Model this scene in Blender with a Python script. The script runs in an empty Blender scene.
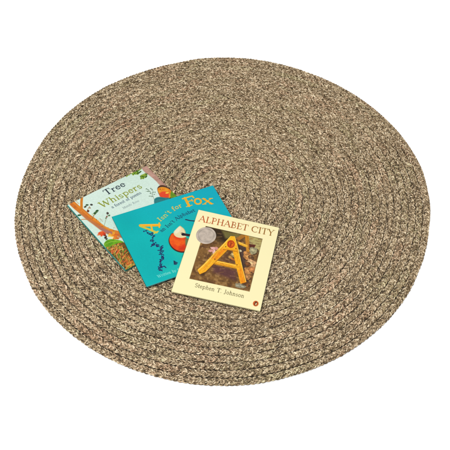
import bpy, math
import numpy as np
from mathutils import Matrix, Vector

rng = np.random.default_rng(7)
scene = bpy.context.scene
COL = scene.collection
R_RUG = 0.61
LIGHT = 2.12          # illumination on the flat top faces; printed colours are divided by it to get true albedo

# ------------------------------------------------------------------ helpers
def lin(c):
    c = np.asarray(c, float)
    return np.where(c <= 0.04045, c / 12.92, ((np.maximum(c, 0) + 0.055) / 1.055) ** 2.4)

def alb(r, g, b, k=1.0):
    return lin(np.array([r, g, b]) / 255.0) / LIGHT * k

def link(name, verts, faces, mat, parent=None, smooth=False, col=None):
    """one mesh object; faces is an (n,4) int array or a list of index lists"""
    me = bpy.data.meshes.new(name)
    verts = np.asarray(verts, np.float32)
    if isinstance(faces, np.ndarray):
        n, k = faces.shape
        me.vertices.add(len(verts)); me.vertices.foreach_set('co', verts.ravel())
        me.loops.add(n * k); me.loops.foreach_set('vertex_index', faces.astype(np.int32).ravel())
        me.polygons.add(n)
        me.polygons.foreach_set('loop_start', np.arange(0, n * k, k, dtype=np.int32))
        me.polygons.foreach_set('loop_total', np.full(n, k, np.int32))
        me.update(calc_edges=True)
    else:
        me.from_pydata([tuple(map(float, v)) for v in verts], [], faces)
        me.update()
    me.polygons.foreach_set('use_smooth', np.full(len(me.polygons), smooth, bool))
    if col is not None:
        at = me.color_attributes.new('ink', 'FLOAT_COLOR', 'POINT')
        c4 = np.ones((len(verts), 4), np.float32); c4[:, :3] = col
        at.data.foreach_set('color', c4.ravel())
    for m in (mat if isinstance(mat, (list, tuple)) else [mat]):
        me.materials.append(m)
    o = bpy.data.objects.new(name, me); COL.objects.link(o)
    if parent: o.parent = parent
    return o

def node_mat(name):
    m = bpy.data.materials.new(name); m.use_nodes = True
    return m, m.node_tree.nodes, m.node_tree.links, m.node_tree.nodes['Principled BSDF']

def plain_mat(name, rgb, rough=0.6, noise=0.08, scale=40.0, spec=0.3):
    m, N, L, B = node_mat(name)
    tc = N.new('ShaderNodeTexCoord'); nz = N.new('ShaderNodeTexNoise')
    nz.inputs['Scale'].default_value = scale; nz.inputs['Detail'].default_value = 4
    L.new(tc.outputs['Object'], nz.inputs['Vector'])
    mx = N.new('ShaderNodeMix'); mx.data_type = 'RGBA'
    mx.inputs['A'].default_value = (*[x * (1 - noise) for x in rgb], 1)
    mx.inputs['B'].default_value = (*[min(1, x * (1 + noise)) for x in rgb], 1)
    L.new(nz.outputs['Fac'], mx.inputs['Factor']); L.new(mx.outputs['Result'], B.inputs['Base Color'])
    B.inputs['Roughness'].default_value = rough
    B.inputs['Specular IOR Level'].default_value = spec
    return m

def ink_mat(name, rough=0.4, spec=0.4, bump=0.0, bscale=900.0, sheen=0.0, coat=0.0):
    m, N, L, B = node_mat(name)
    a = N.new('ShaderNodeAttribute'); a.attribute_name = 'ink'
    L.new(a.outputs['Color'], B.inputs['Base Color'])
    B.inputs['Roughness'].default_value = rough
    B.inputs['Specular IOR Level'].default_value = spec
    B.inputs['Coat Weight'].default_value = coat
    B.inputs['Coat Roughness'].default_value = 0.22
    if sheen:
        B.inputs['Sheen Weight'].default_value = sheen
    if bump:
        tc = N.new('ShaderNodeTexCoord'); nz = N.new('ShaderNodeTexNoise')
        nz.inputs['Scale'].default_value = bscale; nz.inputs['Detail'].default_value = 3
        L.new(tc.outputs['Object'], nz.inputs['Vector'])
        bp = N.new('ShaderNodeBump'); bp.inputs['Strength'].default_value = bump
        bp.inputs['Distance'].default_value = 0.001
        L.new(nz.outputs['Fac'], bp.inputs['Height']); L.new(bp.outputs['Normal'], B.inputs['Normal'])
    return m

def tagged(o, label, cat):
    o['label'] = label; o['category'] = cat
    return o

# ------------------------------------------------------------------ floor
mfloor = plain_mat('white_studio_floor', (0.9, 0.9, 0.9), rough=0.7, noise=0.01, scale=3.0, spec=0.2)
fl = link('floor', [(-9, -9, 0), (9, -9, 0), (9, 9, 0), (-9, 9, 0)], [[0, 1, 2, 3]], mfloor)
fl['kind'] = 'structure'

# ------------------------------------------------------------------ the braided rug
# outer radius (relative) every 12 degrees, counter-clockwise from the right
OUT = np.array([0.9963, 1.0052, 1.0041, 1.002, 1.001, 1.0006, 1.0067, 1.0095, 1.0084, 0.9971, 0.994, 1.0004, 0.9996,
                0.9947, 0.9916, 0.9942, 0.9982, 0.9973, 1.0035, 1.0038, 1.0038, 1.0041, 1.0065, 1.0072, 1.0033,
                1.001, 0.9968, 0.992, 0.9863, 0.9865])
def r_out(theta):
    t = (np.degrees(theta) % 360) / 12.0
    i = np.floor(t).astype(int); f = t - i; f = f * f * (3 - 2 * f)
    return R_RUG * (OUT[i % 30] * (1 - f) + OUT[(i + 1) % 30] * f)

NT = 30                                   # turns of the spiral
W = R_RUG / NT                            # width of one braid row
TAPER = math.radians(85)
END = math.radians(-10)                   # where the tail of the braid is sewn in

def smooth_noise(n, step, r=rng):
    """1-D value noise, n samples, correlation length in samples"""
    k = int(n / step) + 4
    v = r.random(k)
    x = np.arange(n) / step + r.random()
    i = x.astype(int); f = x - i; f = f * f * (3 - 2 * f)
    return v[i] * (1 - f) + v[i + 1] * f

def noise2(x, y, scale, seed):
    r = np.random.default_rng(seed); g = r.random((64, 64))
    X = x * scale; Y = y * scale
    i = np.floor(X).astype(int); j = np.floor(Y).astype(int)
    fx = X - i; fy = Y - j; fx = fx * fx * (3 - 2 * fx); fy = fy * fy * (3 - 2 * fy)
    G = lambda a, b: g[a % 64, b % 64]
    return (G(i, j) * (1 - fx) + G(i + 1, j) * fx) * (1 - fy) + (G(i, j + 1) * (1 - fx) + G(i + 1, j + 1) * fx) * fy

psi = np.linspace(0.12 * 2 * math.pi, NT * 2 * math.pi - 0.02, 90000)
def spiral(ps):
    """centre radius, angle and width factor of the braid at unwound angle ps (clockwise)"""
    fr = (ps % (2 * math.pi)) / (2 * math.pi)
    k = np.floor(ps / (2 * math.pi))
    last = k >= NT - 1
    q = np.clip((1 - fr) * 2 * math.pi / TAPER, 0.0, 1.0)
    edge = W * (NT - 1.5 + fr + q)
    q = np.where(last, q, 1.0)
    r = W * (k + fr) - W * (1 - q) / 2
    th = END - ps
    sc = r_out(th) / edge
    r2 = r * (1 + (sc - 1) * (r / edge) ** 2)
    r2 = r2 + 0.0011 * (noise2(np.cos(th) * 3 + 9, np.sin(th) * 3 + 9, 1.3, 3) - .5) * (r / R_RUG) * np.where(last, 0.4, 1)
    return r2, th, q
rr, tt, qq = spiral(psi)
xy = np.stack([rr * np.cos(tt), rr * np.sin(tt)], 1)
sl = np.concatenate([[0], np.cumsum(np.hypot(*np.diff(xy, axis=0).T))])
STEP = 0.00165
S = np.arange(0, sl[-1], STEP)
n = len(S)
PS = np.interp(S, sl, psi)
r0, th0, q0 = spiral(PS)
cx, cy = r0 * np.cos(th0), r0 * np.sin(th0)
rad = np.stack([np.cos(th0), np.sin(th0)], 1)             # outward
P = 0.033
phase = 2 * math.pi * S / P + 1.6 * np.cumsum(smooth_noise(n, 60) - .5) * STEP / 0.02
A, B, Z0 = 0.0059, 0.0008, 0.0056
pile = 0.0011 * (noise2(cx + 5, cy + 5, 6.0, 5) - .5) + 0.0007 * (smooth_noise(n, 40) - .5)
PLY, SIDES = 8, 4
pal = np.array([[52, 40, 26], [92, 75, 51], [139, 119, 91], [179, 158, 127], [222, 207, 178]])
pal_t = np.array([0.0, 0.24, 0.48, 0.76, 1.0])
palL = lin(pal / 255.0) / LIGHT * 1.76
vs, fs, cs = [], [], []
off = 0
hue_zone = smooth_noise(n, 50)                             # space-dyed yarn: slow drifts of hue
for j in range(3):
    t = phase + 2 * math.pi * j / 3
    lat = A * np.sin(t) * q0
    zz = Z0 + B * np.sin(2 * t) + pile
    c3 = np.stack([cx + rad[:, 0] * lat, cy + rad[:, 1] * lat, zz * (0.55 + 0.45 * q0)], 1)
    T = np.gradient(c3, axis=0); T /= np.linalg.norm(T, axis=1)[:, None]
    Nn = np.cross(T, [0, 0, 1.0]); Nn /= np.linalg.norm(Nn, axis=1)[:, None]
    U = np.cross(Nn, T)
    tw = 2 * math.pi * S / 0.11 + j + 2.0 * (smooth_noise(n, 30) - .5)
    fat = 0.9 + 0.22 * smooth_noise(n, 14)
    strand_tone = 0.09 * (smooth_noise(n, 30) - .5)
    strand_hue = smooth_noise(n, 80)
    for k in range(PLY):
        al = tw + 2 * math.pi * k / PLY + 0.35 * (smooth_noise(n, 9) - .5)
        a_, b_ = 0.0033 * fat * q0, 0.0018 * fat
        pc = c3 + Nn * (a_ * np.cos(al))[:, None] + U * (b_ * np.sin(al))[:, None]
        pc = pc + (np.stack([smooth_noise(n, 3), smooth_noise(n, 3), smooth_noise(n, 3)], 1) - .5) * 0.0008
        pr = 0.00118 * (0.78 + 0.5 * smooth_noise(n, 4)) * (0.35 + 0.65 * q0)
        PT = np.gradient(pc, axis=0); PT /= np.linalg.norm(PT, axis=1)[:, None]
        PN = np.cross(PT, [0, 0, 1.0]); PN /= np.linalg.norm(PN, axis=1)[:, None]
        PU = np.cross(PN, PT)
        ang = np.arange(SIDES) * 2 * math.pi / SIDES + 0.3
        ring = pc[:, None, :] + pr[:, None, None] * (PN[:, None, :] * np.cos(ang)[None, :, None] + PU[:, None, :] * np.sin(ang)[None, :, None])
        ring[..., 2] = np.maximum(ring[..., 2], 0.0006)
        vs.append(ring.reshape(-1, 3))
        i = np.arange(n - 1)[:, None] * SIDES; a = np.arange(SIDES)[None, :]; b = (a + 1) % SIDES
        f = np.stack([i + a, i + b, i + SIDES + b, i + SIDES + a], -1).reshape(-1, 4) + off
        fs.append(f); off += n * SIDES
        # tweed flecks: tone jumps along the yarn
        tone = 0.64 * smooth_noise(n, 1.7) + 0.16 * smooth_noise(n, 5) + 0.32 * rng.random(n) + strand_tone - 0.07
        tone = np.clip((tone - 0.5) * 1.58 + 0.49 + 0.05 * (rng.random() - .5), 0, 1)
        c = np.stack([np.interp(tone, pal_t, palL[:, ch]) for ch in range(3)], 1)
        hz = 0.5 * hue_zone + 0.5 * strand_hue + 0.35 * (smooth_noise(n, 20) - .5)
        warm = np.clip((hz - 0.66) * 4, 0, 1)[:, None]; green = np.clip((0.36 - hz) * 4, 0, 1)[:, None]
        c = c * (1 + warm * np.array([0.08, -0.05, -0.06]) + green * np.array([-0.06, 0.01, -0.07]))
        cs.append(np.repeat(c, SIDES, 0))
# dark disc added to fill gaps below the braids, its colour shading the grooves
na = 360
ta = np.arange(na) * 2 * math.pi / na
base = np.concatenate([[[0, 0, 0.0042]], np.stack([(r_out(ta) - 0.011) * np.cos(ta), (r_out(ta) - 0.011) * np.sin(ta), np.full(na, 0.0042)], 1)])
bf = np.array([[0, 1 + i, 1 + (i + 1) % na] for i in range(na)])
# quads for the array builder: split the fan into ring quads
mid = np.stack([0.3 * np.cos(ta), 0.3 * np.sin(ta), np.full(na, 0.0042)], 1)
inn = np.stack([0.0001 * np.cos(ta), 0.0001 * np.sin(ta), np.full(na, 0.0042)], 1)
bv = np.concatenate([base[1:], mid, inn])
ii = np.arange(na); jj = (ii + 1) % na
bq = np.concatenate([np.stack([ii, jj, na + jj, na + ii], 1), np.stack([na + ii, na + jj, 2 * na + jj, 2 * na + ii], 1)]) + off
vs.append(bv); fs.append(bq); cs.append(np.tile(lin(np.array([52, 41, 27]) / 255.) / LIGHT, (3 * na, 1)))
mrug = ink_mat('tweed_yarn', rough=0.95, spec=0.08, bump=0.5, bscale=1400.0, sheen=0.08)
rug = link('braided_rug', np.concatenate(vs), np.concatenate(fs), mrug, smooth=True, col=np.concatenate(cs))
tagged(rug, 'round braided rug of brown, tan and cream tweed yarn lying on the white floor', 'rug')

# ------------------------------------------------------------------ printed covers: a little painter in cover coordinates
def homography(src, dst):
    M = []; y = []
    for (a, b), (u, v) in zip(src, dst):
        M += [[a, b, 1, 0, 0, 0, -u * a, -u * b], [0, 0, 0, a, b, 1, -v * a, -v * b]]; y += [u, v]
    return np.append(np.linalg.solve(np.array(M, float), np.array(y, float)), 1).reshape(3, 3)

def arc(cx, cy, rx, ry, a0, a1, k=10):
    a = np.radians(np.linspace(a0, a1, k))
    return [(cx + rx * math.cos(t), cy + ry * math.sin(t)) for t in a]

TK, TN, SF = 0.14, 0.065, 0.055
def stem(x, y0, y1, w=TK): return ([(x, y0), (x, y1)], w)
def srf(x, y, l=0.13, r=0.13): return ([(x - l, y), (x + r, y)], SF)
GL = {
 'A': (.90, [([(.08, 0), (.42, 1)], TN), ([(.42, 1), (.80, 0)], TK), ([(.2, .34), (.66, .34)], TN), srf(.08, 0), srf(.80, 0)]),
 'B': (.76, [stem(.2, 0, 1), ([(.06, 1), (.2, 1)] + arc(.36, .76, .22, .24, 90, -90) + [(.2, .52)], .085), ([(.2, .52)] + arc(.38, .26, .27, .26, 90, -90) + [(.06, 0)], .09)]),
 'C': (.88, [(arc(.48, .5, .4, .5, 48, 180), .09), (arc(.48, .5, .4, .5, 135, 225), TK), (arc(.48, .5, .4, .5, 180, 312), .08), ([(.77, .70), (.79, .97)], .06)]),
 'E': (.72, [stem(.2, 0, 1), ([(.06, 1), (.62, 1), (.64, .80)], TN), ([(.2, .52), (.52, .52)], TN), ([(.52, .42), (.52, .62)], .05), ([(.06, 0), (.64, 0), (.69, .22)], TN)]),
 'F': (.70, [stem(.2, 0, 1), ([(.06, 1), (.62, 1), (.65, .76)], TN * 1.2), ([(.2, .52), (.50, .52)], TN), ([(.50, .40), (.50, .64)], .05), srf(.2, 0, .15, .17)]),
 'H': (.95, [stem(.2, 0, 1), stem(.75, 0, 1), ([(.2, .52), (.75, .52)], TN), srf(.2, 0), srf(.75, 0), srf(.2, 1), srf(.75, 1)]),
 'I': (.42, [stem(.21, 0, 1), srf(.21, 0, .15, .15), srf(.21, 1, .15, .15)]),
 'J': (.48, [([(.28, 1), (.28, .1)] + arc(.14, .06, .14, .16, 0, -120, 5), .11), srf(.28, 1, .14, .12)]),
 'L': (.72, [stem(.2, 0, 1), srf(.2, 1), ([(.06, 0), (.62, 0), (.68, .26)], TN)]),
 'M': (1.05, [([(.16, 0), (.2, 1)], TN), ([(.2, 1), (.52, .1)], TK), ([(.52, .1), (.84, 1)], TN), ([(.84, 1), (.88, 0)], TK), srf(.16, 0), srf(.88, 0)]),
 'P': (.72, [stem(.2, 0, 1), ([(.06, 1), (.2, 1)] + arc(.36, .74, .26, .26, 90, -90) + [(.2, .48)], .09), srf(.2, 0, .14, .16)]),
 'R': (.80, [stem(.2, 0, 1), ([(.06, 1), (.2, 1)] + arc(.36, .75, .24, .25, 90, -90) + [(.2, .5)], .085), ([(.38, .5), (.72, 0)], .11), srf(.2, 0)]),
 'S': (.62, [(arc(.31, .75, .21, .24, 30, 270, 9) + arc(.31, .26, .23, .25, 90, -150, 9), .10)]),
 'T': (.80, [stem(.4, 0, 1), ([(.05, .78), (.07, 1), (.73, 1), (.75, .78)], TN), srf(.4, 0, .15, .15)]),
 'W': (1.15, [([(.1, 1), (.34, 0)], TK), ([(.34, 0), (.57, .85)], TN), ([(.57, .85), (.80, 0)], TK), ([(.80, 0), (1.04, 1)], TN), srf(.1, 1), srf(1.04, 1), srf(.57, .95, .08, .08)]),
 'Y': (.84, [([(.1, 1), (.42, .46)], TK), ([(.74, 1), (.42, .46)], TN), stem(.42, 0, .46), srf(.1, 1), srf(.74, 1), srf(.42, 0)]),
 'a': (.56, [(arc(.24, .46, .17, .19, 150, 0, 6) + [(.42, .1), (.5, .02)], .10), (arc(.26, .19, .19, .19, 70, 330, 9), .085)]),
 'b': (.62, [stem(.16, .02, 1, .11), (arc(.32, .32, .22, .31, 120, -120, 12), .10), srf(.13, 1, .08, .03)]),
 'c': (.52, [(arc(.28, .32, .2, .31, 50, 310, 11), .10)]),
 'd': (.62, [stem(.46, .02, 1, .11), (arc(.28, .32, .21, .31, 60, 300, 12), .10), srf(.46, 0, .02, .1)]),
 'e': (.56, [([(.1, .36), (.46, .36)], TN), (arc(.28, .32, .2, .31, 5, 320, 13), .10)]),
 'f': (.40, [([(.18, 0), (.18, .8)] + arc(.31, .82, .13, .17, 180, 50, 6), .11), ([(.04, .62), (.36, .62)], TN), srf(.18, 0)]),
 'h': (.64, [stem(.16, 0, 1, .11), ([(.16, .45)] + arc(.32, .44, .16, .2, 150, 0, 6) + [(.48, 0)], .10), srf(.16, 0, .1, .1), srf(.48, 0, .1, .1), srf(.13, 1, .08, .03)]),
 'i': (.32, [stem(.17, 0, .62, .11), srf(.17, 0, .12, .12), srf(.13, .62, .08, .03), ([(.165, .85), (.175, .86)], .13)]),
 'j': (.32, [([(.18, .62), (.18, -.1)] + arc(.06, -.12, .12, .12, 0, -120, 4), .10), ([(.175, .85), (.185, .86)], .13)]),
 'k': (.60, [stem(.16, 0, 1, .11), ([(.16, .25), (.45, .6)], TN), ([(.26, .36), (.5, 0)], .1), srf(.16, 0), srf(.5, 0, .08, .08)]),
 'l': (.32, [stem(.17, 0, 1, .11), srf(.17, 0, .12, .12), srf(.13, 1, .08, .03)]),
 'm': (.94, [stem(.16, 0, .62, .11), ([(.16, .45)] + arc(.31, .44, .15, .19, 150, 0, 6) + [(.46, 0)], .10), ([(.46, .45)] + arc(.62, .44, .16, .19, 150, 0, 6) + [(.78, 0)], .10), srf(.16, 0, .1, .08), srf(.46, 0, .08, .08), srf(.78, 0, .08, .1)]),
 'n': (.64, [stem(.16, 0, .62, .11), ([(.16, .45)] + arc(.32, .44, .16, .19, 150, 0, 6) + [(.48, 0)], .10), srf(.16, 0, .1, .1), srf(.48, 0, .1, .1), srf(.12, .62, .08, .03)]),
 'o': (.62, [(arc(.31, .32, .21, .31, 0, 360, 18), .10)]),
 'p': (.64, [stem(.16, -.3, .62, .11), (arc(.33, .32, .22, .31, 125, -125, 12), .10), srf(.16, -.3, .1, .12), srf(.12, .62, .08, .03)]),
 'r': (.48, [stem(.16, 0, .62, .11), ([(.16, .42), (.26, .58), (.40, .58)], .10), srf(.16, 0, .1, .12), srf(.12, .62, .08, .03)]),
 's': (.48, [(arc(.24, .47, .14, .15, 30, 270, 8) + arc(.24, .16, .16, .16, 90, -150, 8), .09)]),
 't': (.40, [([(.18, .86), (.18, .12)] + arc(.28, .12, .1, .12, 180, 300, 5), .11), ([(.04, .62), (.36, .62)], TN)]),
 'u': (.64, [([(.15, .62), (.15, .2)] + arc(.3, .2, .15, .19, 180, 340, 6), .10), stem(.48, 0, .62, .11), srf(.48, 0, .02, .1)]),
 'w': (.86, [([(.08, .62), (.25, 0)], .1), ([(.25, 0), (.42, .55)], TN), ([(.42, .55), (.6, 0)], .1), ([(.6, 0), (.78, .62)], TN)]),
 'x': (.62, [([(.1, .62), (.5, 0)], .12), ([(.5, .62), (.1, 0)], TN), srf(.1, .62, .08, .1), srf(.5, .62, .1, .08), srf(.1, 0, .08, .1), srf(.5, 0, .1, .08)]),
 'y': (.60, [([(.08, .62), (.3, .05)], .11), ([(.52, .62), (.3, .05), (.2, -.24), (.08, -.26)], TN), srf(.08, .62, .07, .08), srf(.52, .62, .07, .07)]),
 "'": (.24, [([(.12, .98), (.1, .76)], .10)]),
 '.': (.26, [([(.12, .04), (.13, .05)], .13)]),
 ' ': (.42, []),
}

class Art:
    """colours of a printed cover on a fine grid; trace coordinates go through a homography to centimetres on the cover"""
    def __init__(s, w, h, corners, base, cell=0.06):
        s.w, s.h, s.c = w, h, cell
        s.nx, s.ny = int(round(w / cell)) + 1, int(round(h / cell)) + 1
        s.X, s.Y = np.meshgrid(np.linspace(0, w, s.nx), np.linspace(0, h, s.ny))
        s.img = np.zeros((s.ny, s.nx, 3)) + np.asarray(base, float)
        s.H = homography(corners, [(0, 0), (w, 0), (w, h), (0, h)])
    def uv(s, pts):
        p = np.asarray(pts, float).reshape(-1, 2)
        q = np.c_[p, np.ones(len(p))] @ s.H.T
        return q[:, :2] / q[:, 2:]
    def box(s, p, pad):
        i0 = max(0, int((p[:, 0].min() - pad) / s.w * (s.nx - 1))); i1 = min(s.nx, int((p[:, 0].max() + pad) / s.w * (s.nx - 1)) + 2)
        j0 = max(0, int((p[:, 1].min() - pad) / s.h * (s.ny - 1))); j1 = min(s.ny, int((p[:, 1].max() + pad) / s.h * (s.ny - 1)) + 2)
        return slice(j0, j1), slice(i0, i1)
    def put(s, sl, cov, col):
        if cov.size == 0: return
        col = col(s.X[sl], s.Y[sl]) if callable(col) else np.asarray(col, float)
        s.img[sl] = s.img[sl] * (1 - cov[..., None]) + col * cov[..., None]
    @staticmethod
    def segd(X, Y, p):
        d = np.full(X.shape, 1e9)
        for (x0, y0), (x1, y1) in zip(p[:-1], p[1:]):
            dx, dy = x1 - x0, y1 - y0; L = dx * dx + dy * dy + 1e-12
            t = np.clip(((X - x0) * dx + (Y - y0) * dy) / L, 0, 1)
            d = np.minimum(d, np.hypot(X - x0 - t * dx, Y - y0 - t * dy))
        return d
    def poly(s, pts, col, a=1.0, soft=0.07, raw=False, rnd=0):
        p = np.asarray(pts, float) if raw else s.uv(pts)
        for _ in range(rnd):                       # corner cutting
            nx_ = np.roll(p, -1, 0); p = np.stack([p * .75 + nx_ * .25, p * .25 + nx_ * .75], 1).reshape(-1, 2)
        sl = s.box(p, soft * 2)
        X, Y = s.X[sl], s.Y[sl]
        if X.size == 0: return
        q = np.r_[p, p[:1]]
        ins = np.zeros(X.shape, bool)
        for (x0, y0), (x1, y1) in zip(q[:-1], q[1:]):
            ins ^= ((y0 > Y) != (y1 > Y)) & (X < (x1 - x0) * (Y - y0) / (y1 - y0 + 1e-12) + x0)
        d = s.segd(X, Y, q); d = np.where(ins, -d, d)
        s.put(sl, np.clip(0.5 - d / (2 * soft), 0, 1) * a, col)
    def line(s, pts, w, col, a=1.0, soft=0.05, raw=False):
        p = np.asarray(pts, float) if raw else s.uv(pts)
        sl = s.box(p, w + soft * 2)
        X, Y = s.X[sl], s.Y[sl]
        if X.size == 0: return
        d = s.segd(X, Y, p) - w / 2
        s.put(sl, np.clip(0.5 - d / (2 * soft), 0, 1) * a, col)
    def blob(s, c, rx, ry, col, rot=0.0, wob=0.0, a=1.0, soft=0.07, k=22, seed=0, raw=False):
        c = np.asarray(c, float) if raw else s.uv([c])[0]
        r = np.random.default_rng(seed + int(abs(c[0]) * 97 + abs(c[1]) * 31)); t = np.linspace(0, 2 * math.pi, k, endpoint=False)
        m = 1 + wob * (r.random(k) - .5) * 2
        x, y = rx * np.cos(t) * m, ry * np.sin(t) * m
        cr, sr = math.cos(math.radians(rot)), math.sin(math.radians(rot))
        s.poly(np.stack([c[0] + x * cr - y * sr, c[1] + x * sr + y * cr], 1), col, a, soft, raw=True)
    def text(s, txt, path, size, col, weight=1.0, stretch=None, a=1.0, shear=0.0, turn=0.0):
        """set txt along the path; size is the cap height in centimetres; the advances fill the path's length"""
        p = s.uv(path); d = np.r_[0, np.cumsum(np.hypot(*np.diff(p, axis=0).T))]
        adv = np.array([GL[c][0] for c in txt]); tot = adv.sum(); k = d[-1] / tot
        pos = 0.0
        for ci, ch in enumerate(txt):
            m = pos + GL[ch][0] * k / 2
            q = np.array([np.interp(m, d, p[:, 0]), np.interp(m, d, p[:, 1])])
            e = 0.15 * d[-1] + 1e-6
            qa = np.array([np.interp(m - e, d, p[:, 0]), np.interp(m - e, d, p[:, 1])]); qb = np.array([np.interp(m + e, d, p[:, 0]), np.interp(m + e, d, p[:, 1])])
            ux = (qb - qa) / (np.hypot(*(qb - qa)) + 1e-9)
            if turn:
                cr, sr = math.cos(turn), math.sin(turn); ux = np.array([ux[0] * cr - ux[1] * sr, ux[0] * sr + ux[1] * cr])
            up = np.array([ux[1], -ux[0]])
            gw = k if stretch is None else min(k, size * stretch)
            for pts, w in GL[ch][1]:
                pp = np.array([q + ux * ((x - GL[ch][0] / 2) * gw + shear * y * size) + up * y * size for x, y in pts])
                cc = col(ci / max(1, len(txt) - 1)) if callable(col) and col.__code__.co_argcount == 1 else col
                s.line(pp, w * size * weight, cc, a, soft=0.04, raw=True)
            pos += GL[ch][0] * k
    def grain(s, amp, scale, seed, mask=None):
        nz = noise2(s.X + 40, s.Y + 40, scale, seed) - .5
        v = 1 + amp * nz[..., None] * 2
        s.img *= v if mask is None else (1 + (v - 1) * mask[..., None])

def C(*a): return np.array(a, float)

def mottled(c1, c2, scale=1.2, seed=1, c3=None):
    c1, c2 = C(*c1), C(*c2)
    def f(X, Y):
        a = noise2(X + 30, Y + 30, scale, seed); b = noise2(X + 50, Y + 20, scale * 2.7, seed + 1)
        t = np.clip((0.6 * a + 0.4 * b - 0.5) * 2.2 + 0.5, 0, 1)[..., None]
        o = c1 * (1 - t) + c2 * t
        if c3 is not None:
            g = np.clip((noise2(X + 10, Y + 70, scale * 1.7, seed + 2) - .62) * 5, 0, 1)[..., None]
            o = o * (1 - g) + C(*c3) * g
        return o
    return f

# ---------------------------------------------------- cover of the yellow alphabet book
def art_alphabet(w, h, corners):
    s = Art(w, h, corners, (255, 245, 192))
    # title
    t0, t1 = C(196, 84, 44), C(150, 104, 44)
    s.text('ALPHABET CITY', [(198.6, 220.6), (223.5, 225.6), (248.5, 230.8), (273.4, 236.0)], 2.0, lambda f: t0 * (1 - f) + t1 * f, weight=1.05)
    # picture
    Q = [(206.2, 225.7), (262.6, 238.8), (250.0, 291.3), (189.8, 278.2)]
    s.poly(Q, mottled((134, 96, 50), (98, 66, 36), 0.9, 11, (156, 118, 70)), soft=0.05)
    p0 = s.uv(Q)
    mask = np.zeros(s.X.shape)
    keep = s.img.copy()
    s.poly([(206.2, 225.7), (236, 232.6), (233, 240), (226, 244), (204, 236)], (72, 54, 30), 0.85, soft=0.5)
    s.poly([(207, 226.2), (232, 232), (228, 243), (214, 234)], (50, 36, 20), 0.9, soft=0.35)
    s.poly([(222, 229.8), (245, 235), (240, 238), (226, 238)], (120, 112, 58), 0.9, soft=0.35)
    s.poly([(246, 235.2), (262.6, 238.8), (259.5, 252), (254, 252), (250, 243)], (184, 172, 108), 0.95, soft=0.25)
    s.poly([(238, 245), (247, 247), (246, 262), (250, 285), (244, 276), (240, 256)], (74, 56, 52), 0.85, soft=0.3)
    s.poly([(213, 264), (237, 270), (236, 280), (214, 272)], (92, 54, 62), 0.75, soft=0.6)
    s.poly([(228, 252), (235, 252), (236.5, 263), (220, 260)], (96, 62, 42), 0.8, soft=0.3)
    # ground streaks
    r = np.random.default_rng(4)
    for k in range(90):
        u, v = r.random(2)
        a = (1 - v) * ((1 - u) * C(*Q[0]) + u * C(*Q[1])) + v * ((1 - u) * C(*Q[3]) + u * C(*Q[2]))
        d = C(4 * r.random() + 1, 2 * (r.random() - .3)); e = np.clip(a + d, a - 5, a + 5)
        cc = [(164, 124, 72), (80, 54, 30), (140, 100, 52), (112, 74, 56), (178, 142, 92)][k % 5]
        s.line([a, e], 0.10 + 0.2 * r.random(), cc, 0.55, soft=0.15)
    # second sawhorse behind
    s.line([(236, 240.3), (244.6, 234.9)], 1.15, (170, 110, 40)); s.line([(236.4, 239.2), (244.4, 234.3)], 0.2, (160, 116, 52))
    s.line([(247.3, 236), (248.6, 250)], 1.1, (204, 136, 40)); s.line([(247.9, 236.2), (249.0, 248)], 0.2, (176, 122, 44))
    s.poly([(249.4, 243.6), (256.2, 244.6), (252.8, 250.5), (249.8, 249)], (92, 42, 30), soft=0.12)
    s.line([(237.6, 241.8), (246.6, 245.6)], 0.85, (240, 176, 44)); s.line([(237.8, 241.3), (246.6, 245.0)], 0.16, (250, 208, 96))
    # dry leaves and cobbles
    for (x, y, rx, ry, c) in [(248.6, 256, 1.3, 1.25, (222, 152, 84)), (251.5, 262.6, 1.5, 1.15, (234, 182, 128)), (249.2, 270.2, 1.4, 1.35, (216, 150, 84)),
                              (247.2, 276.5, 1.2, 1.1, (190, 134, 80)), (253.6, 250.2, 1.2, 1.2, (176, 168, 126)), (252.6, 269.2, 1.0, 1.0, (204, 134, 78)), (248.2, 263.6, .8, .7, (132, 82, 44)),
                              (240.4, 250.3, .5, .45, (238, 226, 182)), (234.2, 254.4, 1.0, .8, (206, 176, 110)), (231, 256.6, .8, .6, (176, 132, 70)), (233.6, 258.8, .8, .35, (206, 120, 50)),
                              (246.6, 284, .9, .8, (146, 96, 54)), (251.2, 256.2, .7, .7, (128, 92, 60)), (246.3, 252.4, .7, .6, (208, 142, 76))]:
        s.blob((x + .25, y + .35), rx * 1.08, ry * 1.05, (66, 44, 30), wob=.2, a=.7)
        s.blob((x, y), rx, ry, mottled(c, tuple(np.clip(C(*c) * .72, 0, 255)), 2.0, 5), wob=.2, rot=20)
        s.blob((x - .4, y - .4), rx * .4, ry * .35, tuple(np.clip(C(*c) * 1.2 + 10, 0, 255)), wob=.3, a=.7, soft=.12)
    s.blob((240.8, 285.4), 1.45, .72, (148, 142, 116), wob=.18, rot=2); s.line([(237, 285), (244, 286)], .14, (206, 200, 178)); s.line([(239.5, 283.8), (241.5, 287)], .1, (110, 104, 80))
    for k, (x, y) in enumerate([(213.6, 247.6), (217.4, 248.2), (214.6, 251.2), (218, 251.6), (211.8, 250.2)]):
        s.blob((x, y), .75, .42, [(232, 178, 170), (216, 150, 140), (238, 196, 186)][k % 3], rot=40 * k, wob=.25)
    # the front sawhorse that makes the letter A
    OR = lambda a, b: mottled(a, tuple(.72 * np.array(a) + .28 * np.array(b)), .45, 23)
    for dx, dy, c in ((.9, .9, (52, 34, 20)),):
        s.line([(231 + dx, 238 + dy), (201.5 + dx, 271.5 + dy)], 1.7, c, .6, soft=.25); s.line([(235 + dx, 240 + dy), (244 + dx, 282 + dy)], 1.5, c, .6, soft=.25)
        s.line([(212 + dx, 261 + dy), (240 + dx, 267 + dy)], 1.0, c, .7, soft=.2)
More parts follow.
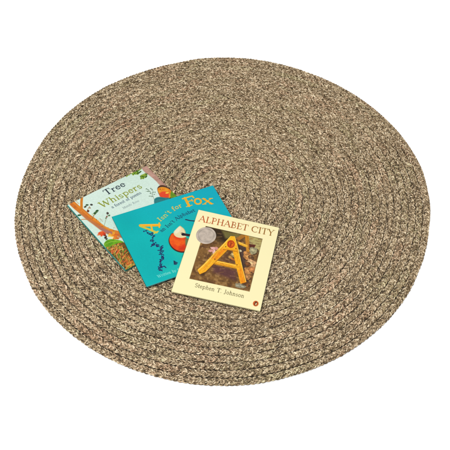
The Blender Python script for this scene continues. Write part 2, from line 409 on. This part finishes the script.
    s.poly([(211.6, 258.5), (239.6, 264.8), (240.2, 269.0), (209.8, 262.6)], OR((250, 178, 34), (226, 134, 18)))
    s.line([(211.8, 259.3), (239.4, 265.5)], .18, (255, 214, 92)); s.line([(211, 262.1), (239.8, 268.3)], .12, (140, 76, 12))
    s.poly([(235.0, 235.8), (238.0, 247), (243.3, 269), (246.9, 281.6), (241.1, 283.4), (237.6, 269.7), (233.2, 250), (231.2, 240)], OR((252, 178, 26), (240, 140, 12)))
    s.poly([(242.8, 267), (246.7, 281.6), (241.6, 283.2), (238.6, 270)], (242, 128, 14), .55, soft=.3)
    s.line([(235.2, 236.4), (238.2, 247), (243.4, 269), (246.4, 281.2)], .17, (255, 216, 96))
    s.poly([(231.3, 235.6), (234.6, 237.6), (227.6, 250.2), (216.2, 261.4), (206.4, 271.2), (200.4, 273.9), (197.8, 269.2), (204.4, 263.2), (214.9, 252.2), (222.8, 244.2)], OR((252, 186, 38), (238, 142, 18)))
    s.poly([(224, 246), (227, 249), (216, 259.6), (212, 257)], (240, 122, 14), .65, soft=.3)
    s.poly([(205, 264), (208.6, 267.2), (200.4, 273.6), (198.6, 269.4)], (252, 170, 30), .6, soft=.2)
    s.line([(231.3, 236), (223.3, 244.9), (215.6, 253), (205, 263.9), (199, 269.5)], .2, (255, 218, 104))
    s.line([(227.6, 250.2), (216.2, 261.4), (206.4, 271.2), (200.8, 273.6)], .12, (142, 78, 12))
    s.poly([(231.5, 235.8), (235, 236.0), (237.8, 248.6), (237, 249.6), (224.6, 247.6), (224.2, 245)], OR((254, 190, 36), (246, 160, 20)))
    s.line([(223.8, 247.8), (237.6, 250.0)], .5, (246, 168, 28)); s.line([(223.8, 248.9), (237.4, 251.0)], .12, (128, 70, 14))
    s.blob((231.5, 243.6), 1.08, 1.32, (186, 62, 16), rot=-12); s.blob((231.8, 243.6), .72, .95, (226, 104, 22), rot=-12, soft=.1)
    s.line([(231.6, 241.2), (231.2, 245.8)], .22, (150, 44, 14)); s.line([(233.3, 242.4), (230.2, 244.9)], .16, (150, 44, 14))
    wood = np.random.default_rng(21)
    for (a, b, wd_) in (((227.5, 241.5), (202.5, 270.5), 3.4), ((236.2, 243), (243.6, 281), 3.4), ((212.5, 260.6), (239, 266.8), 1.6)):
        a, b = C(*a), C(*b); nn = C(-(b - a)[1], (b - a)[0]); nn /= np.hypot(*nn)
        for k in range(26):
            t0_, o = wood.random(), (wood.random() - .5) * wd_; t1_ = min(1, t0_ + .12 + .2 * wood.random())
            s.line([a + (b - a) * t0_ + nn * o, a + (b - a) * t1_ + nn * o], .05 + .07 * wood.random(), [(255, 214, 84), (206, 116, 10), (255, 196, 60), (176, 92, 12)][k % 4], .55, soft=.06)
    for (x, y) in ((215.5, 258.6), (237.6, 264.3), (226.2, 246.2), (236.4, 248.2)):
        s.blob((x, y), .16, .16, (92, 50, 16))
    # keep the picture inside its frame
    mp = Art(w, h, corners, (0, 0, 0)); mp.poly(Q, (1, 1, 1), soft=.05); m = mp.img[..., :1]
    s.grain(0.05, 3.0, 61, m[..., 0]); s.grain(0.05, 12.0, 62, m[..., 0])
    bg = Art(w, h, corners, (255, 245, 192)); bg.text('ALPHABET CITY', [(198.6, 220.6), (223.5, 225.6), (248.5, 230.8), (273.4, 236.0)], 2.0, lambda f: t0 * (1 - f) + t1 * f, weight=1.05)
    s.img = s.img * m + bg.img * (1 - m)
    s.line(Q[:2], .09, (54, 40, 22)); s.line([Q[1], Q[2], Q[3], Q[0]], .05, (80, 60, 30), .6)
    s.text('Stephen T. Johnson', [(194.9, 286.6), (219.5, 292.2), (244.4, 297.8)], 1.22, (92, 84, 48), weight=1.0)
    # small round publisher mark
    s.blob((256.1, 303.5), .74, .86, (206, 96, 42), k=30); s.blob((256.2, 303.6), .34, .62, (84, 40, 22), rot=8); s.blob((256.35, 303.9), .17, .42, (244, 214, 160), rot=8); s.blob((256.3, 302.1), .2, .18, (84, 40, 22))
    return s

# ---------------------------------------------------- cover of the teal fox book
def art_fox(w, h, corners):
    s = Art(w, h, corners, (0, 178, 178))
    def bg(X, Y):
        t = noise2(X + 3, Y + 3, .16, 8)[..., None]; k = np.clip(1 - np.hypot(X - .60 * w, (Y - .62 * h) * 1.1) / 11, 0, 1)[..., None]
        u = np.clip(X / w * .7 + (1 - Y / h) * .5 - .45, 0, 1)[..., None]  # bluish sheen towards the upper right, painted into the cover colour
        return C(0, 180, 180) * (1 - .5 * k) + C(12, 196, 172) * .5 * k + (t - .5) * C(10, 12, 10) + u * C(14, -8, 22)
    s.poly([(-.1, -.1), (w + .1, -.1), (w + .1, h + .1), (-.1, h + .1)], bg, raw=True, soft=.01)
    for k, (x, y, rx, ry) in enumerate([(176, 268, 3.6, 2.0), (190, 248, 5, 4.5), (165, 225, 4, 1.5), (204, 215, 3.5, 2)]):
        s.blob((x, y), rx, ry, (66, 206, 178), a=.28, soft=1.2)
    Yl, Gy = (250, 178, 44), (224, 206, 76)
    # the big tilted A
    s.line([(140.8, 225.3), (159.8, 225.0)], .92, (252, 174, 30), soft=.06)
    s.line([(141.2, 224.7), (158.5, 224.2)], .16, (255, 206, 92), .8)
    s.line([(140.8, 226.0), (148, 228.7), (157.2, 232.4)], .66, (206, 196, 74), soft=.06)
    s.line([(151.6, 225.6), (152.8, 230.2)], .5, (238, 190, 60)); s.line([(154.4, 233.4), (158.6, 231.2)], .42, (214, 200, 80)); s.line([(159.8, 222.8), (159.9, 227.2)], .42, (250, 184, 44))
    s.text("Isn't", [(160.6, 221.6), (166, 217.6), (172.3, 212.2)], 1.45, (222, 200, 84), weight=1.35)
    s.text('for', [(174.4, 211.0), (178.5, 208.6), (183.2, 206.6)], 1.5, (240, 190, 66), weight=1.4)
    gold = mottled((252, 186, 52), (234, 170, 40), 1.4, 3)
    s.text('F', [(186.2, 207.0), (198.2, 203.6)], 3.2, gold, weight=1.7); s.text('o', [(194.6, 204.9), (203.6, 203.6)], 3.3, gold, weight=1.6); s.text('x', [(202.6, 204.4), (214.2, 204.0)], 3.3, gold, weight=1.5)
    nav = (26, 44, 84)
    s.text("an Isn't Alphabet", [(162.2, 232.2), (168, 228), (175, 222.2), (183, 216.6), (196, 211.4)], 1.12, nav, weight=1.25, a=.95)
    # chain of tumbling dark letters under the A
    ch = [(146, 230.6), (148.6, 233), (152.6, 233.6), (153.9, 236.6), (153.0, 240.6), (154.2, 244.2), (158, 245.8), (161.8, 247.6), (161.9, 250.6), (161.3, 253.6), (163.1, 257), (160.8, 261), (161.4, 264.2), (161.3, 267), (160.9, 269.6)]
    s.line(ch, .16, (28, 36, 88), .9)
    r = np.random.default_rng(12)
    let = 'isntabefhyorux'
    for k, (x, y) in enumerate(ch):
        g = let[k % len(let)]; a = r.random() * 6.28; q = s.uv([(x, y)])[0]
        for pts, wd in GL[g][1]:
            pp = []
            for gx, gy in pts:
                X, Y = (gx - GL[g][0] / 2) * 1.4, -(gy - .4) * 1.4
                pp.append((q[0] + X * math.cos(a) - Y * math.sin(a), q[1] + X * math.sin(a) + Y * math.cos(a)))
            s.line(pp, .22, (30, 34, 86), .95, raw=True)
    for (x0, y0, x1, y1) in [(151.6, 246.4, 154, 244.2), (158, 246.2, 157.2, 244), (161.2, 266.8, 165, 266), (165, 266, 166.6, 267.4), (160.6, 261.2, 163.2, 259.6), (161.6, 249.4, 163.6, 247.2), (163.4, 256, 164.2, 259), (159.8, 270.2, 162.6, 269.8)]:
        s.line([(x0, y0), (x1, y1)], .3, (40, 36, 88), .95)
    s.poly([(174.2, 260.2), (178.8, 262.4), (177.2, 264.6), (174.6, 264.4)], (34, 64, 92), .9)
    s.line([(175.4, 260.8), (175.6, 264)], .2, (24, 38, 70))
    # the round fox with a pale pointed face
    q = lambda L: [(155 + a / 11.25, 225 + b / 11.25) for a, b in L]
    s.poly(q([(205, 76), (170, 130), (158, 172), (172, 226), (214, 276), (268, 304), (330, 312), (420, 300), (440, 200), (345, 135)]), (70, 26, 22), soft=.12, rnd=2)
    s.poly(q([(206, 80), (176, 130), (166, 170), (182, 220), (222, 265), (272, 290), (330, 297), (420, 280), (430, 190), (345, 130)]), mottled((240, 96, 20), (226, 60, 22), .8, 17), soft=.1, rnd=2)
    s.poly(q([(215, 150), (240, 150), (300, 180), (280, 240), (230, 230), (200, 190)]), (250, 118, 26), .5, soft=.5, rnd=2)
    s.poly(q([(270, 250), (330, 240), (400, 260), (400, 285), (330, 292), (280, 284)]), (196, 44, 22), .6, soft=.5, rnd=2)
    s.poly(q([(286, 6), (252, 40), (215, 76), (218, 104), (246, 136), (300, 146), (345, 140), (370, 122), (348, 100), (346, 60), (318, 26)]), (236, 220, 172), soft=.1, rnd=2)
    s.poly(q([(286, 12), (240, 56), (222, 80), (240, 100), (280, 80), (300, 40)]), (246, 238, 206), .8, soft=.25, rnd=2)
    s.line(q([(288, 8), (330, 40), (348, 70), (352, 98)]), .2, (206, 184, 120), .8)
    s.line(q([(322, 105), (352, 108), (400, 116)]), .85, (54, 36, 44)); s.blob(q([(326, 104)])[0], .5, .5, (36, 26, 36))
    s.line(q([(300, 92), (316, 84)]), .14, (60, 40, 40))
    s.poly(q([(350, 150), (385, 150), (380, 220), (352, 236)]), (40, 150, 120), .7, soft=.2)
    s.line([(186.4, 219.6), (190.5, 220.6), (196, 221.2)], .36, (34, 40, 72))
    s.line([(183, 257), (187, 247)], .2, (20, 120, 110), .6)
    # names along the foot of the cover
    s.text('Written by Catherine', [(158.6, 277.6), (168, 274.2), (180, 270.4), (196, 265.4)], .86, (176, 232, 220), weight=1.1, a=.85)
    s.grain(.02, 6.0, 31)
    return s

# ---------------------------------------------------- cover of the pale green woodland book
def art_tree(w, h, corners):
    s = Art(w, h, corners, (216, 238, 226))
    def bg(X, Y):
        t = noise2(X + 3, Y + 3, .14, 28)[..., None]
        return C(214, 237, 224) + (t - .5) * C(14, 8, 12)
    s.poly([(-.1, -.1), (w + .1, -.1), (w + .1, h + .1), (-.1, h + .1)], bg, raw=True, soft=.01)
    q = lambda L: [(65 + a / 9, 190 + b / 9) for a, b in L]
    v = lambda L: [(95 + a / 10, 225 + b / 10) for a, b in L]
    m = lambda L: [(120 + a / 11.25, 165 + b / 11.25) for a, b in L]
    # trunk showing at the far corner
    s.poly([(141, 167.5), (149, 163), (170, 183), (181, 197), (166, 194), (158.5, 183.6), (151, 177), (144.5, 172.6)], mottled((198, 156, 140), (176, 134, 118), .9, 41), soft=.12, rnd=1)
    # hanging leaves
    r = np.random.default_rng(9)
    for (cx, cy, rx, ry, n) in ((133, 172.8, 8.2, 2.3, 46), (144.2, 176.6, 3.0, 1.6, 18)):
        for k in range(n):
            x, y = cx + rx * (r.random() * 2 - 1) * .9, cy + ry * (r.random() * 2 - 1) - (0) * .1
            y = y - (x - cx) * .16 if rx > 5 else y - (x - cx) * .3
            s.blob((x, y), .62, .26, [(104, 142, 36), (74, 118, 30), (140, 170, 52), (58, 96, 34), (160, 178, 70)][k % 5], rot=-60 + 90 * r.random(), wob=.1)
    # branch
    s.poly(q([(30, 86), (75, 92), (130, 142), (182, 180), (226, 220), (284, 258), (352, 318), (420, 350), (520, 372), (600, 400), (560, 440), (470, 412), (400, 400), (322, 357), (250, 302), (198, 266), (140, 216), (60, 152), (18, 104)]),
           mottled((226, 132, 34), (206, 112, 40), .8, 43), soft=.1, rnd=1)
    s.poly(q([(110, 180), (200, 245), (300, 310), (420, 372), (560, 410), (560, 440), (470, 412), (400, 400), (322, 357), (250, 302), (198, 266), (140, 216)]), (182, 120, 92), .75, soft=.3)
    s.poly(q([(300, 325), (420, 372), (470, 400), (400, 398), (322, 355)]), (160, 110, 118), .7, soft=.25)
    s.line(q([(60, 104), (130, 156), (220, 234), (300, 286), (400, 352)]), .3, (244, 158, 50), .7, soft=.15)
    s.line(q([(148, 168), (148, 110), (152, 66)]), .72, (214, 128, 34)); s.line(q([(152, 70), (176, 44), (206, 20)]), .3, (206, 132, 50)); s.line(q([(148, 80), (132, 50)]), .22, (190, 128, 60))
    s.line(q([(196, 262), (160, 260), (132, 268)]), .26, (204, 132, 60)); s.line(q([(252, 250), (262, 226), (280, 200)]), .2, (190, 140, 80)); s.line(q([(196, 196), (206, 170), (224, 142)]), .16, (170, 120, 80))
    s.line(q([(352, 330), (372, 260), (388, 215)]), .13, (150, 150, 120)); s.line(q([(60, 66), (90, 88), (126, 122)]), .16, (206, 150, 90), .8)
    for k, (a, b, c, rx, ry) in enumerate([(182, 148, (70, 60, 36), .42, .3), (200, 132, (52, 74, 40), .42, .3), (240, 130, (66, 66, 60), .42, .34), (208, 186, (106, 52, 30), .44, .34), (272, 206, (50, 92, 46), .5, .36), (292, 184, (44, 88, 44), .5, .34), (282, 196, (80, 110, 60), .4, .3),
                               (226, 158, (150, 100, 66), .26, .2), (388, 206, (74, 66, 60), .44, .34), (380, 238, (132, 70, 60), .3, .24), (402, 226, (80, 110, 70), .34, .26), (126, 224, (40, 96, 60), .5, .36), (372, 250, (90, 120, 80), .26, .2), (250, 214, (196, 214, 170), .3, .24)]):
        s.blob(q([(a, b)])[0], rx, ry, c, rot=35 * k, wob=.2)
    # autumn leaves, green leaf and undergrowth at the foot
    for k, (a, b, c, rx) in enumerate([(52, 78, (222, 74, 34), .55), (74, 70, (232, 92, 40), .6), (92, 86, (206, 60, 30), .5), (70, 94, (226, 84, 40), .5), (40, 92, (236, 110, 50), .35), (104, 102, (120, 46, 34), .4), (110, 122, (52, 40, 40), .42), (118, 138, (60, 70, 40), .3),
                             (160, 104, (242, 206, 92), .6), (184, 96, (238, 150, 40), .6), (206, 110, (226, 122, 34), .6), (178, 124, (250, 232, 170), .42), (214, 84, (210, 104, 40), .6), (150, 90, (240, 170, 60), .42), (196, 128, (230, 140, 50), .5), (226, 128, (208, 110, 40), .5), (222, 66, (222, 130, 44), .6), (190, 72, (236, 160, 50), .5)]):
        s.blob(v([(a, b)])[0], rx * 1.25, rx * .8, c, rot=50 * k, wob=.3, k=14)
    s.poly(v([(84, 184), (124, 144), (170, 136), (214, 142), (262, 150), (300, 170), (246, 176), (200, 192), (150, 214), (104, 224)]), mottled((120, 178, 30), (88, 150, 30), 1.2, 46), soft=.08, rnd=2)
    s.line(v([(96, 190), (160, 164), (250, 154)]), .14, (156, 204, 70))
    s.poly(v([(104, 222), (150, 212), (200, 190), (246, 168), (300, 170), (420, 300), (460, 440), (320, 452)]), mottled((116, 84, 34), (74, 66, 28), 1.4, 47), soft=.08)
    cols = [(222, 122, 48), (166, 76, 34), (104, 132, 40), (238, 178, 104), (60, 48, 26), (200, 146, 56), (150, 168, 62), (224, 98, 54)]
    for k in range(330):
        u, t = r.random(2)
        xl, yl = 104 + 216 * u, 222 + 230 * u
        xr, yr = 225 + 235 * u, 170 + 275 * u
        x, y = xl * (1 - t) + xr * t, yl * (1 - t) + yr * t + 6
        L = 18 + 30 * r.random(); an = math.radians(-110 + 90 * r.random())
        s.line(v([(x, y), (x + L * math.cos(an), y + L * math.sin(an))]), .10 + .2 * r.random(), cols[k % 8], .9)
    s.poly(v([(84, 184), (124, 144), (170, 136), (214, 142), (262, 150), (300, 170), (246, 174), (200, 188), (150, 210), (104, 220)]), mottled((120, 178, 30), (88, 150, 30), 1.2, 46), soft=.08, rnd=2)
    s.line(v([(96, 190), (160, 164), (250, 154)]), .14, (156, 204, 70))
    s.poly(v([(318, 452), (395, 425), (440, 418), (450, 470), (330, 475)]), (150, 170, 70), .6, soft=.2)
    # sprig
    for L in ([(395, 395), (372, 340), (345, 300), (300, 268)], [(385, 360), (360, 350), (330, 352)], [(372, 335), (378, 300), (360, 268)], [(350, 305), (320, 300), (296, 296)]):
        s.line(m(L), .12, (120, 140, 120), .9)
    for k, (a, b) in enumerate([(304, 272), (322, 282), (352, 268), (366, 280), (330, 300), (348, 322), (378, 312), (344, 352), (366, 356), (392, 334), (316, 300), (400, 310)]):
        s.blob(m([(a, b)])[0], .26, .13, (96, 122, 96), rot=60 * k)
    # bird
    bq = lambda L: [(150 + a / 11.25, 180 + b / 11.25) for a, b in L]
    s.poly(bq([(82, 104), (102, 72), (140, 60), (190, 76), (240, 100), (300, 130), (330, 170), (300, 230), (180, 230), (110, 180)]), (84, 56, 40), soft=.1, rnd=2)
    s.poly(bq([(84, 108), (108, 88), (160, 84), (220, 106), (250, 140), (240, 210), (150, 215), (108, 160)]), mottled((242, 160, 40), (224, 124, 30), 1.2, 51), soft=.1, rnd=2)
    s.poly(bq([(110, 150), (150, 130), (200, 140), (220, 170), (210, 220), (140, 210), (112, 185)]), (232, 72, 44), .95, soft=.15, rnd=2)
    s.blob(bq([(196, 150)])[0], .5, .3, (252, 206, 70), rot=20); s.blob(bq([(120, 108)])[0], .13, .13, (30, 24, 20))
    s.poly(bq([(236, 128), (270, 116), (300, 130), (324, 168), (330, 230), (230, 220)]), mottled((120, 162, 40), (92, 132, 36), 1.5, 53), soft=.1, rnd=2)
    s.poly(bq([(50, 232), (64, 204), (110, 190), (180, 204), (230, 200), (230, 290), (60, 290)]), (44, 128, 132), soft=.1, rnd=2)
    s.line(bq([(64, 222), (110, 208), (170, 216)]), .14, (24, 92, 104))
    # titles
    s.text('Tree', [(106.6, 195.2), (117.5, 190.0), (127.0, 185.4)], 2.1, (50, 62, 72), weight=1.35)
    s.text('Whispers', [(102.2, 207.6), (122, 198.0), (143.4, 187.6)], 2.2, mottled((134, 150, 44), (156, 164, 70), 1.0, 55), weight=1.3)
    s.text('a forest of poems', [(113.0, 208.2), (128, 200.8), (142.4, 193.5)], 1.05, (62, 82, 104), weight=1.2)
    s.text('Mandy Ross', [(124.2, 208.8), (132, 205.0), (140.2, 201.2)], .8, (128, 146, 150), weight=1.0)
    for k in range(26):                              # more leaves along the branch and under the titles
        t = r.random(); a = 40 + 430 * t; b = 96 + 290 * t + 60 * (r.random() - .5) * (1 if k % 3 else 2)
        s.blob(q([(a, b)])[0], .10 + .12 * r.random(), .07 + .06 * r.random(), [(232, 150, 52), (150, 84, 40), (246, 190, 96), (120, 76, 50), (92, 120, 48)][k % 5], rot=180 * r.random(), wob=.25, a=.8)
    s.grain(.03, 5.0, 33)
    return s

# ------------------------------------------------------------------ the books as objects
def make_book(name, Q, px, thick, board, inset, artf, cover_mat, edge_rgb, spine_rgb, back_rgb, label, spine_w):
    """Q: top-face corners in cm (far left, far right, near right, near left)"""
    Q = np.array(Q) / 100.0
    nrm = np.cross(Q[3] - Q[0], Q[1] - Q[0]); nrm /= np.linalg.norm(nrm)
    if nrm[2] < 0: nrm = -nrm
    base = Q.mean(0) - nrm * thick
    root = bpy.data.objects.new(name, None); COL.objects.link(root)
    root.location = Vector(base); root.empty_display_size = 0.05
    tagged(root, label, 'book')
    Ql = Q - base
    w = (np.linalg.norm(Q[1] - Q[0]) + np.linalg.norm(Q[2] - Q[3])) / 2 * 100
    h = (np.linalg.norm(Q[3] - Q[0]) + np.linalg.norm(Q[2] - Q[1])) / 2 * 100
    art = artf(w, h, px)
    def at(u, v, d):          # u right, v down in 0..1, d depth below the top face in metres
        u = np.asarray(u)[..., None]; v = np.asarray(v)[..., None]
        p = (1 - v) * ((1 - u) * Ql[0] + u * Ql[1]) + v * ((1 - u) * Ql[3] + u * Ql[2])
        return p - nrm * np.asarray(d)[..., None]
    # front cover: fine grid whose rim rolls over and closes underneath
    nx, ny = art.nx, art.ny
    uu, vv = np.meshgrid(np.linspace(0, 1, nx), np.linspace(0, 1, ny))
    ed = np.minimum(np.minimum(uu, 1 - uu) * w, np.minimum(vv, 1 - vv) * h) / 100
    drop = np.clip(1 - ed / 0.0012, 0, 1) ** 2 * min(0.0007, board * .6)
    drop = drop + 0.00025 * (noise2(uu * w + 9, vv * h + 9, .12, 77) - .5)
    top = at(uu, vv, drop).reshape(-1, 3)
    colr = lin(np.clip(art.img, 0, 255) / 255.0).reshape(-1, 3) / LIGHT
    idx = np.arange(nx * ny).reshape(ny, nx)
    f = np.stack([idx[:-1, :-1], idx[1:, :-1], idx[1:, 1:], idx[:-1, 1:]], -1).reshape(-1, 4)
    loop = np.concatenate([idx[0, :], idx[1:, -1], idx[-1, -2::-1], idx[-2:0:-1, 0]])
    nl = len(loop)
    low = at(uu.ravel()[loop], vv.ravel()[loop], np.full(nl, board))
    lo = np.arange(nl) + nx * ny; l2 = np.roll(loop, -1); lo2 = np.roll(lo, -1)
    f2 = np.stack([loop, l2, lo2, lo], -1)
    under = at(np.array([0, 1, 1, 0]), np.array([0, 0, 1, 1]), np.full(4, board - 0.00002)); ui = np.arange(4) + nx * ny + nl
    f3 = np.array([[ui[0], ui[1], ui[2], ui[3]]])
    ecol = colr[loop] * .9
    cover = link('front_cover', np.concatenate([top, low, under]), np.concatenate([f, f2, f3]), cover_mat, root, smooth=True,
                 col=np.concatenate([colr, ecol, np.tile(lin(np.array([235, 232, 222]) / 255) / LIGHT, (4, 1))]))
    def slab(nm, d0, d1, ins, mat, ins_left=None, layers=0):
        iu, iv = ins / (w / 100), ins / (h / 100); il = iu if ins_left is None else ins_left / (w / 100)
        us = np.array([il, 1 - iu, 1 - iu, il]); vs_ = np.array([iv, iv, 1 - iv, 1 - iv])
        vt = np.concatenate([at(us, vs_, np.full(4, d0)), at(us, vs_, np.full(4, d1))])
        fc = [[0, 3, 2, 1], [4, 5, 6, 7]] + [[i, (i + 1) % 4, (i + 1) % 4 + 4, i + 4] for i in range(4)]
        o = link(nm, vt, fc, mat, root)
        return o
    mp, N, L, Bs = node_mat(name + '_paper_edges')
    tc = N.new('ShaderNodeTexCoord'); mpg = N.new('ShaderNodeMapping'); mpg.inputs['Scale'].default_value = (20, 20, 2600)
    nz = N.new('ShaderNodeTexNoise'); nz.inputs['Scale'].default_value = 1.0; nz.inputs['Detail'].default_value = 2
    mx = N.new('ShaderNodeMix'); mx.data_type = 'RGBA'
    e = alb(*edge_rgb); mx.inputs['A'].default_value = (*(e * .85), 1); mx.inputs['B'].default_value = (*e, 1)
    L.new(tc.outputs['Object'], mpg.inputs['Vector']); L.new(mpg.outputs['Vector'], nz.inputs['Vector']); L.new(nz.outputs['Fac'], mx.inputs['Factor']); L.new(mx.outputs['Result'], Bs.inputs['Base Color'])
    Bs.inputs['Roughness'].default_value = 0.8
    slab('page_block', board + .00005, thick - board - .00005, inset, mp, ins_left=0.0006)
    slab('back_cover', thick - board, thick, 0.0, plain_mat(name + '_back_board', alb(*back_rgb), rough=.45, spec=.3))
    # spine: a rounded strip along the left edge
    k = 9; prof = [(-spine_w * math.sin(math.pi * i / (k - 1)), 0.0004 + (thick - 0.0008) * i / (k - 1)) for i in range(k)]
    dirl = (Ql[0] - Ql[1]) / np.linalg.norm(Ql[0] - Ql[1])
    va = []
    for end in (Ql[0], Ql[3]):
        for (a, d) in prof: va.append(end - dirl * (a + .0002) * 1.0 * 1 - nrm * d if False else end + dirl * (-a) - nrm * d)
    fc = [[i, i + 1, k + i + 1, k + i] for i in range(k - 1)] + [list(range(k))[::-1], list(range(k, 2 * k))]
    link('spine', va, fc, plain_mat(name + '_spine_cloth', alb(*spine_rgb), rough=.45, noise=.05, spec=.35), root, smooth=False)
    return root, cover, at, art

gloss = ink_mat('coated_print', rough=0.45, spec=0.10, bump=0.05, bscale=500.0, coat=0.03)
tree, tcov, tat, tart = make_book('picture_book',
    [[-45.16, -4.65, 1.8], [-23.18, 10.69, 1.8], [-5.0, -11.73, 1.8], [-26.5, -27.52, 1.8]],
    [[67.0, 204.4], [146.8, 166.6], [205.4, 224.6], [125.8, 269.6]],
    0.0078, 0.0020, 0.0032, art_tree, gloss, (232, 222, 196), (40, 142, 134), (60, 140, 130),
    'pale green hardcover picture book with a tree branch and a bird, lowest of the pile', 0.0022)
fox, fcov, fat_, fart = make_book('picture_book',
    [[-31.76, -9.56, 2.54], [-3.02, 2.49, 2.43], [8.05, -20.77, 2.05], [-20.35, -33.14, 2.15]],
    [[111.5, 216.4], [213.0, 185.7], [251.8, 250.0], [147.0, 286.5]],
    0.0048, 0.0009, 0.0008, art_fox, gloss, (214, 220, 206), (0, 140, 146), (0, 140, 146),
    'teal picture book with an orange fox and yellow title, middle of the pile', 0.0008)
alpha, acov, aat, aart = make_book('picture_book',
    [[-6.99, -7.32, 3.13], [15.91, -13.35, 2.69], [9.94, -40.49, 2.01], [-13.64, -34.77, 2.46]],
    [[198.8, 209.4], [278.8, 227.8], [260.5, 311.0], [171.3, 291.2]],
    0.0046, 0.0008, 0.0007, art_alphabet, gloss, (240, 232, 206), (246, 232, 160), (246, 234, 170),
    'cream yellow picture book with a wooden sawhorse shaped like an A, topmost of the pile', 0.0008)

# round award medal stuck on the cream cover
def medal(cover, at, art):
    c = art.uv([(206.6, 234.9)])[0]; Rm = 2.85
    rings = [(0.0, .00045), (.10, .00055), (.16, .0004), (.5, .00042), (.70, .0004), (.74, .00055), (.80, .00055), (.84, .0004), (.94, .00042), (.97, .00055), (1.0, .0003), (1.0, -.0001)]
    k = 72; vs_ = []; cc = []
    r = np.random.default_rng(3)
    for ri, (f, hgt) in enumerate(rings):
        for a in range(k):
            t = 2 * math.pi * a / k
            ex = (.00012 * math.sin(t * 18) if .8 < f < .96 else 0) + (.00014 * math.sin(t * 5 + 1) * math.sin(f * 9) if .12 < f < .7 else 0)
            u, v = (c[0] + f * Rm * math.cos(t)) / art.w, (c[1] + f * Rm * math.sin(t)) / art.h
            vs_.append(at(np.array(u), np.array(v), np.array(-hgt - ex)))
            tone = 1.0 + .06 * math.sin(t * 5 + f * 7) + .04 * (r.random() - .5)
            if .72 < f < .82: tone *= .9
            cc.append(lin(np.clip(np.array([206, 190, 174]) * tone, 0, 255) / 255) / LIGHT)
    fc = np.array([[i * k + a, (i + 1) * k + a, (i + 1) * k + (a + 1) % k, i * k + (a + 1) % k] for i in range(len(rings) - 1) for a in range(k)])
    m = ink_mat('embossed_foil', rough=.45, spec=.5)
    m.node_tree.nodes['Principled BSDF'].inputs['Metallic'].default_value = 0.25
    return link('medal_sticker', np.array(vs_), fc, m, cover, smooth=True, col=np.array(cc))
medal(acov, aat, aart)

# ------------------------------------------------------------------ camera
cam = bpy.data.cameras.new('camera'); co = bpy.data.objects.new('camera', cam); COL.objects.link(co)
fw = Vector((0.0, 0.6118925, -0.7909409)); rt = Vector((0.9999912, 0.0033264, 0.0025734)); up = Vector((-0.0042056, 0.7909339, 0.6118871))
M = Matrix((rt, up, -fw)).transposed().to_4x4(); M.translation = Vector((0.0058532, -1.5127504, 1.8203601))
co.matrix_world = M
cam.sensor_width = 36; cam.lens = 36 * 800 / 450; cam.clip_start = 0.05; cam.clip_end = 100
scene.camera = co

# ------------------------------------------------------------------ light: big overhead softbox in a white studio
wd = bpy.data.worlds.new('World'); scene.world = wd; wd.use_nodes = True
wd.node_tree.nodes['Background'].inputs['Color'].default_value = (1.0, 1.0, 1.0, 1)
wd.node_tree.nodes['Background'].inputs['Strength'].default_value = 0.72
def area(name, loc, target, size, power, color=(1, 1, 1)):
    l = bpy.data.lights.new(name, 'AREA'); l.shape = 'SQUARE'; l.size = size; l.energy = power; l.color = color
    o = bpy.data.objects.new(name, l); COL.objects.link(o); o.location = loc
    o.rotation_euler = (Vector(target) - Vector(loc)).to_track_quat('-Z', 'Y').to_euler()
area('softbox', (-0.5, -1.1, 2.85), (0, 0, 0), 1.3, 140, (1, 0.985, 0.96))

scene.view_settings.view_transform = 'Standard'; scene.view_settings.look = 'None'
scene.view_settings.exposure = 0; scene.view_settings.gamma = 1
scene.render.engine = 'CYCLES'
